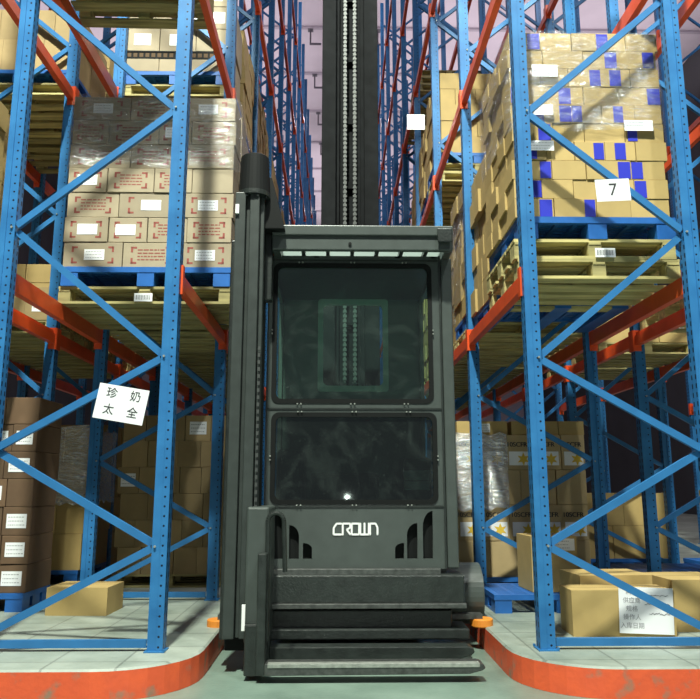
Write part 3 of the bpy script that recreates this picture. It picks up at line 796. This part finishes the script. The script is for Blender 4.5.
for w, m, nm in ((uw, 'glass', 'upper_glass'), (lw_, 'glassd', 'lower_glass')):
    g = MB(); g.quad([(w[0]+.01, YC+.012, w[2]+.01), (w[1]-.01, YC+.012, w[2]+.01), (w[1]-.01, YC+.012, w[3]-.01), (w[0]+.01, YC+.012, w[3]-.01)])
    part(nm, g, M[m], T)
for w in (uw, lw_):
    cl = []
    for t in (.17, .5, .83):
        for zz in (w[2]-.008, w[3]+.008): cl.append((w[0]+(w[1]-w[0])*t, zz, 0))
    for xx in (w[0]-.006, w[1]+.006): cl.append((xx, (w[2]+w[3])/2, 1))
    for x, z, vert in cl:
        c_ = MB()
        for s in (-.014, .014):
            if vert: c_.tube((x, YC-.006, z+s), (x, YC-.02, z+s), .0055, 8)
            else: c_.tube((x+s, YC-.006, z), (x+s, YC-.02, z), .0055, 8)
        part('glazing_clip', c_, M['steel'], T)
# logo: stroke-built letters
lg = MB(); cx0, cz0 = X(355, 529), Z(529); Hh = (Z(523)-Z(535.5))/2; sw = .0165
def stroke(pts, ox):
    for qi, (a, b) in enumerate(zip(pts, pts[1:])):
        yo = YC-.003-.0004*qi
        lg.bar((cx0+ox+a[0], yo, cz0+a[1]), (cx0+ox+b[0], yo, cz0+b[1]), sw*.84, .004, (0, 1, 0))
        for q in (a, b): lg.tube((cx0+ox+q[0], YC-.001, cz0+q[1]), (cx0+ox+q[0], YC-.0044, cz0+q[1]), sw*.42, 10)
Wl = .027; h = Hh-.006
stroke([(Wl, h), (-Wl*.2, h), (-Wl, h*.2), (-Wl, -h), (Wl, -h)], -.128)
stroke([(-Wl, -h), (-Wl, h), (Wl, h), (Wl, h*.25), (Wl*.1, -h*.1), (Wl, -h)], -.062)
stroke([(-Wl, -h), (-Wl, h), (Wl, h), (Wl, -h), (-Wl, -h)], .003)
stroke([(-Wl*1.15, h), (-Wl*1.15, -h), (Wl*1.15, -h), (Wl*1.15, h)], .069); stroke([(0, h), (0, -h)], .069)
stroke([(-Wl, -h), (-Wl, h), (Wl*.5, h), (Wl, h*.3), (Wl, -h)], .136)
part('maker_lettering', lg, M['white'], T, label='white maker name lettering')
# cab sides, roof, floor, rear
CD = 1.25; cs = MB()
cs.box(xr-.03, xr+.005, YC+.03, YC+.12, zb, zt_); cs.box(xr-.03, xr+.005, YC+CD-.08, YC+CD, zb, zt_)
cs.box(xr-.03, xr+.005, YC+.12, YC+CD-.08, zb, Z(540)); cs.box(xr-.03, xr+.005, YC+.12, YC+CD-.08, zt_-.08, zt_)
part('side_panel', cs, M['truck'], T, .004)
cs = MB(); cs.box(xl-.005, xl+.03, YC+.03, YC+.12, zb, zt_); cs.box(xl-.005, xl+.03, YC+CD-.08, YC+CD, zb, zt_); cs.box(xl-.005, xl+.03, YC+.12, YC+CD-.08, zb, Z(540)); cs.box(xl-.005, xl+.03, YC+.12, YC+CD-.08, zt_-.08, zt_)
part('side_panel', cs, M['truck'], T, .004)
# right corner pillar, standing proud of the cab
pl = MB(); pl.box(xr+.006, X(455, 400), YC-.0, YC+.10, zb, zt_-.01); part('corner_pillar', pl, M['truck'], T, .012)
# rear wall with its own framed opening
yr = YC+CD-.02; rx0, rx1 = at(318, 340, yr).x, at(388, 340, yr).x; rz0, rz1 = at(350, 383, yr).z, at(350, 300, yr).z
rz0, rz1 = at(350, 392, yr).z, at(350, 302, yr).z
rf = MB(); xm = (xl+xr)/2
rf.box(xl+.03, xr-.03, YC+.20, YC+CD, zt_-.03, zt_-.005)
for a_, b_ in ((xl+.26, xm-.12), (xm+.10, xr-.26)): rf.box(a_, b_, YC+.031, YC+.199, zt_-.03, zt_-.005)
part('cab_roof', rf, M['truckd'], T)
panel_with_holes('rear_wall', [(xl+.03, zb), (xr-.03, zb), (xr-.03, zt_-.035), (xl+.03, zt_-.035)], [rring(rx0+.045, rx1-.045, rz0+.05, rz1-.03, .05)], yr, .02, M['truck'], T)
panel_with_holes('rear_window_frame', rring(rx0, rx1, rz0, rz1+.02, .03), [rring(rx0+.05, rx1-.05, rz0+.055, rz1-.035, .05)], yr-.03, .028, M['paleg'], T)
cf = MB(); cf.box(xl, xr, YC+.031, YC+CD, zb-.05, zb); part('cab_floor', cf, M['truckd'], T)
# seat, console inside
st = MB(); st.box(xl+.30, xr-.42, YC+.62, YC+1.08, zb+.25, zb+.42).box(xl+.30, xr-.42, YC+1.0, YC+1.12, zb+.42, zb+.70); part('operator_seat', st, M['black'], T, .04)
cn = MB(); cn.box(xl+.08, xl+.28, YC+.12, YC+.7, zb, zb+.86).box(xr-.30, xr-.08, YC+.12, YC+.7, zb, zb+.80); part('control_console', cn, M['truckd'], T, .03)
bk = MB(); bk.box(xr-.29, xr-.10, YC+.11, YC+.115, Z(480), Z(470)).box(xr-.29, xr-.10, YC+.10, YC+.115, Z(490), Z(481)); part('document_holder', bk, M['paper'], T)
# overhead guard
YG = 5.22
gx0, gx1 = at(272, 240, YG).x, at(453, 240, YG).x; g1, g2, g3 = at(350, 226, YG).z, at(350, 236, YG).z, at(350, 250, YG).z
og = MB(); og.box(gx0, gx1, YG, YG+.05, g3, g1).box(gx0-.0, gx1, YG-.02, YG, g2, g1)
for s in (gx0, gx1-.06): og.box(s, s+.06, YG+.05, YC+CD, g3, g2)
og.box(gx0, gx1, YC+CD-.06, YC+CD, g3, g2-.03)
part('overhead_guard', og, M['truck'], T, .008)
for k in range(6):
    x = gx0+.06+(gx1-gx0-.12)*(k+.9)/6.6; s = MB(); s.box(x-.014, x+.014, YG+.05, YC+CD-.06, g3+.02, g3+.06); part('guard_slat', s, M['truckd'], T)
ps = MB(); ps.box(gx0+.02, gx1-.02, YG+.06, YC+CD-.08, g3+.075, g3+.08); part('roof_sheet', ps, M['poly'], T)
s = MB(); zt3 = g3
for x in (xl+.03, xl+.35, xr-.35, xr-.07): s.box(x, x+.04, YC+.0, YC+.05, zt_, g3)
part('guard_spacer', s, M['truckd'], T)
s = MB(); s.box(at(437, 243, YG).x, at(452, 243, YG).x, YG-.04, YG-.021, at(350, 243, YG).z, at(350, 229, YG).z); part('lifting_bracket', s, M['truckd'], T, .01)
s = MB(); s.tube((at(350, 244, YG).x, YG, at(350, 244, YG).z), (at(350, 244, YG).x, YG-.012, at(350, 244, YG).z), .012, 8); part('guard_bolt', s, M['black'], T)
# main mast behind the cab
YM = 7.15; mx0, mx1 = at(322, 100, YM).x, at(378, 100, YM).x; mw = mx1-mx0; mc = (mx0+mx1)/2; MT = 10.5
for s in (-1, 1):
    m_ = MB(); x = mc+s*mw/2; a, b = sorted((x, x-s*.15)); m_.box(a, b, YM, YM+.28, .15, MT)
    m_.box(min(x, x-s*.19), max(x, x-s*.19), YM+.10, YM+.14, .15, MT)
    part('mast_rail', m_, M['mastb'], T, .008)
    m_ = MB(); x2 = mc+s*.10; m_.box(x2-.035, x2+.035, YM+.16, YM+.30, .15, MT); part('inner_rail', m_, M['mastb'], T)
m_ = MB()
for k in range(14): m_.box(mc-mw/2+.14, mc+mw/2-.14, YM+.20, YM+.24, .6+k*.75, .68+k*.75)
m_.box(mc-mw/2+.12, mc+mw/2-.12, YM+.26, YM+.27, .2, MT); part('mast_crosspiece', m_, M['mastb'], T)
for s in (-1, 1):
    ch = MB(); x = mc+s*.052; z = .5; i = 0
    while z < MT-.1:
        ch.box(x-.019, x+.019, YM+.08, YM+.095, z, z+.028); ch.box(x-.011, x+.011, YM+.084, YM+.092, z+.028, z+.046); z += .05
    part('lift_chain', ch, M['chain'], T)
pw = MB(); pw.box(-.52, .76, 7.5, 9.3, .12, 1.5); part('power_unit', pw, M['truckd'], T, .05)
# chassis between mast and cab
ch = MB(); ch.box(-.45, .72, YC+.5, 7.5, .08, .42); part('chassis', ch, M['truckd'], T, .02)
# lower carriage, stepped beams across the front
a = bp(268, 569, 441, 575, 5.36, .06); part('front_ledge', a, M['steeld'], T, .004)
a = bp(268, 575, 465, 604, 5.34, .30); part('carriage_beam', a, M['truckd'], T, .012)
a = bp(268, 604, 467, 609, 5.30, .34); part('carriage_step', a, M['steeld'], T, .004)
a = bp(272, 610, 452, 629, 5.40, .22); part('lower_carriage_beam', a, M['truckd'], T, .01)
a = bp(268, 629, 470, 640, 5.34, .3); part('lower_carriage_beam', a, M['truckd'], T, .01)
# fork pair pointing right
def fork(xa, xb, Y, zt1, th, wid, m):
    mb = MB(); n = 10; prof_ = [(xa, zt1-th), (xb-.10, zt1-th*.9), (xb-.02, zt1-th*.62), (xb, zt1-th*.42), (xb-.01, zt1-th*.12), (xb-.04, zt1), (xa, zt1)]
    k = len(mb.v)
    for y in (Y, Y+wid): mb.v += [Vector((x, y, z)) for x, z in prof_]
    q = len(prof_)
    for i in range(q):
        j = (i+1) % q; mb.f.append([i, j, q+j, q+i]); mb.m.append(0)
    mb.f.append(list(range(q))[::-1]); mb.f.append([q+i for i in range(q)]); mb.m += [0, 0]
    return mb
fx0 = at(264, 672, 4.80).x
o = part('fork', fork(fx0, at(486, 672, 4.80).x, 4.80, .118, .072, .13, None), M['steeld'], T, .006)
we = MB(); we.box(fx0+.02, at(480, 668, 4.80).x, 4.795, 4.85, .094, .1195); part('worn_fork_edge', we, M['steel'], T, .003, label='bright worn fork edge')
o = part('fork', fork(fx0, at(474, 652, 5.18).x, 5.14, .145, .085, .13, None), M['truckd'], T, .006)
# fork shanks and carriage on the left
for y in (4.80, 5.14):
    s = MB(); s.box(fx0-.055, fx0+.002, y, y+.13, .046, .78); part('fork_shank', s, M['truckd'], T, .008)
a = bp(245, 507, 268, 645, 4.93, .50); part('fork_carriage', a, M['truck'], T, .015)
a = MB(); q = at(244, 668, 4.9); a.box(q.x, q.x+.12, 4.86, 5.2, .03, .34); part('carriage_foot', a, M['truckd'], T, .01)
# bright bar on left and curved guard tube
a = bp(241.5, 605, 245, 631, 4.90, .02); part('reflective_strip', a, M['white'], T, label='white reflective strip')
tu = MB(); pts = []
for i in range(13):
    t = R(180*i/12); pts.append((268+8*(1-math.cos(t)), 522-9*math.sin(t)))
pts = [(266.5, 640)]+pts+[(285, 572)]
for p_, q_ in zip(pts, pts[1:]): tu.tube(at(*p_, 4.92), at(*q_, 4.92), .016, 10)
part('guard_tube', tu, M['truckd'], T)
# auxiliary turret mast column
ax = at(238, 350, 5.02).x
col = MB()
zc0, zc1 = .22, at(250, 192, 5.02).z
for (xa, xb, ya, yb) in ((-.03, .045, 5.02, 5.16), (.045, .075, 5.07, 5.16), (.075, .145, 5.03, 5.16), (.145, .175, 5.09, 5.16)):
    col.box(ax+xa-.02, ax+xb-.02, ya, yb, zc0, zc1)
tmast = part('turret_mast', col, M['column'], T, .006)
b2 = MB(); b2.box(ax-.055, ax+.155, 5.161, 5.36, .12, zc1-.05); part('turret_mast_back', b2, M['black'], T, .01)
ch = MB(); z = .75
while z < 2.2: ch.box(ax+.135, ax+.153, 5.055, 5.07, z, z+.028); z += .05
part('turret_chain', ch, M['chain'], T)
# plate left of the column
b2 = bp(225, 240+0, 233, 640, 5.2, .10); part('column_cover', b2, M['truckd'], T, .01)
# motor cover cylinder on top
q0 = at(254, 193, 5.10); q1 = at(254, 158, 5.10)
cy = MB(); cy.tube((q0.x+.0, 5.12, q0.z), (q0.x, 5.12, q1.z), .117, 28, 0, .104).tube((q0.x, 5.12, q1.z), (q0.x, 5.12, q1.z+.012), .104, 28, 0, .09)
part('motor_cover', cy, M['black'], T)
fl = MB(); fl.tube((q0.x, 5.12, q0.z-.035), (q0.x, 5.12, q0.z), .118, 28)
for i in range(8):
    an = R(45*i+20); fl.tube((q0.x+.10*math.cos(an), 5.12+.10*math.sin(an), q0.z-.055), (q0.x+.10*math.cos(an), 5.12+.10*math.sin(an), q0.z-.03), .012, 6)
part('motor_flange', fl, M['truckd'], T)
s = MB(); s.box(ax-.045, ax-.02+.0, 5.0, 5.018, at(238, 213, 5.0).z, at(238, 204, 5.0).z); part('warning_label', s, M['white'], T, label='small white sticker')
# slanted bracket from motor to cab roof
sb = MB(); a_ = at(266, 180, 5.2); b_ = at(279, 232, 5.2)
sb.prism([(-.16, -.06), (.05, -.06), (.05, .10), (-.16, .10)], a_, b_, (1, 0, 0), (0, 1, 0)); part('mast_stay', sb, M['black'], T, .01)
a = bp(252, 232, 272, 300, 5.25, .1); part('stay_plate', a, M['truckd'], T, .01)
# wheel fender and guide rollers on the right
fd = MB(); fd.tube((.45, 6.1, .36), (at(484, 600, 6.0).x-.02, 6.1, .36), .235, 40); part('wheel_fender', fd, M['truck'], T)
for x, nm in ((at(486, 635, 5.75).x, 1), (at(214, 635, 5.75).x, -1)):
    r_ = MB(); r_.tube((x-nm*.03, 5.75, .165), (x-nm*.03, 5.75, .225), .085, 24); part('guide_roller', r_, M['rorange'], T, .008, label='orange guide roller')
    r_ = MB(); r_.box(min(x-nm*.03, x-nm*.5), max(x-nm*.03, x-nm*.5), 5.70, 5.80, .226, .26); part('roller_arm', r_, M['steeld'], T)
for x in (-.38, .62):
    r_ = MB(); r_.tube((x-.09, 6.6, .17), (x+.09, 6.6, .17), .17, 28); part('load_wheel', r_, M['black'], T)

# small pieces belong to the part that carries them
def carrier(name, pos=0): return [o for o in T.children if o.name.split('.')[0] == name][pos]
gk = [o for o in T.children if o.name.startswith('window_gasket')]
for o in list(T.children):
    n = o.name.split('.')[0]
    if n == 'glazing_clip':
        zc = sum(v.co.z for v in o.data.vertices)/len(o.data.vertices); o.parent = gk[0] if zc > uw[2]-.03 else gk[1]
    elif n in ('maker_lettering', 'frame_trim', 'louvre_backing'): o.parent = carrier('front_panel')
    elif n == 'rear_window_frame': o.parent = carrier('rear_wall')
    elif n == 'worn_fork_edge': o.parent = carrier('fork')
    elif n in ('warning_label', 'turret_chain'): o.parent = carrier('turret_mast')
    elif n in ('guard_slat', 'lifting_bracket', 'guard_bolt', 'roof_sheet', 'guard_spacer'): o.parent = carrier('overhead_guard')
    elif n == 'motor_flange': o.parent = carrier('motor_cover')
    elif n == 'document_holder': o.parent = carrier('control_console')
    elif n == 'reflective_strip': o.parent = carrier('column_cover')
    elif n == 'carriage_foot': o.parent = carrier('fork_carriage')
# ------------------------------------------------------------------ light
sc = bpy.context.scene
W = bpy.data.worlds.new('world'); sc.world = W; W.use_nodes = True
W.node_tree.nodes['Background'].inputs[0].default_value = (.80, .82, .95, 1); W.node_tree.nodes['Background'].inputs[1].default_value = .16
def lamp(name, kind, loc, energy, size=.5, col=(1, 1, 1), target=None, spot=None):
    d = bpy.data.lights.new(name, kind); d.energy = energy; d.color = col
    if kind == 'AREA': d.size = size
    else: d.shadow_soft_size = size
    o = bpy.data.objects.new(name, d); C.objects.link(o); o.location = loc
    if kind == 'SPOT': d.spot_size = spot; d.spot_blend = .4
    if target is not None: o.rotation_euler = (Vector(target)-Vector(loc)).to_track_quat('-Z', 'Y').to_euler()
    return o
lamp('high_bay_and_fill_lamp', 'SPOT', (-1.2, -.8, 13.5), 15500, .28, (.95, 1, .86), (0, 5.2, 1.5), R(72))
lamp('high_bay_and_fill_lamp', 'SPOT', (4.5, -1.5, 13.5), 3500, .28, (.93, 1, .95), (2, 6, 1.5), R(72))
for y in (11, 19, 28, 38): lamp('high_bay_and_fill_lamp', 'AREA', (.1, y, 16.2), 60, .6, (1, .96, 1))  # fill lights added down the aisle to bring up the far racks
for x in (-5.5, 5.8):
    for y in (8, 17): lamp('high_bay_and_fill_lamp', 'AREA', (x, y, 16.2), (650 if x > 0 and y == 8 else 220), .6, (1, .97, 1))  # fill added over the side aisles, brightens upper racks and second-row cartons
for x, y in ((-7, 11), (7, 11), (-7, 25), (7, 25), (0, 39)): 
    o = lamp('ceiling_fill', 'AREA', (x, y, 15.8), 520, 12, (1, .92, .99)); o.rotation_euler = (math.pi, 0, 0)  # unseen fill facing up, added only to brighten the ceiling
lamp('phone_flash', 'POINT', (.17, -.02, 1.05), 50, .010, (.95, 1, .93))
vs = sc.view_settings; vs.view_transform = 'Standard'; vs.look = 'None'; vs.exposure = 0; vs.gamma = 1; vs.use_curve_mapping = False
print('BEAMS', nb, 'CARTONS', len(CART), 'OBJ', len(bpy.data.objects))
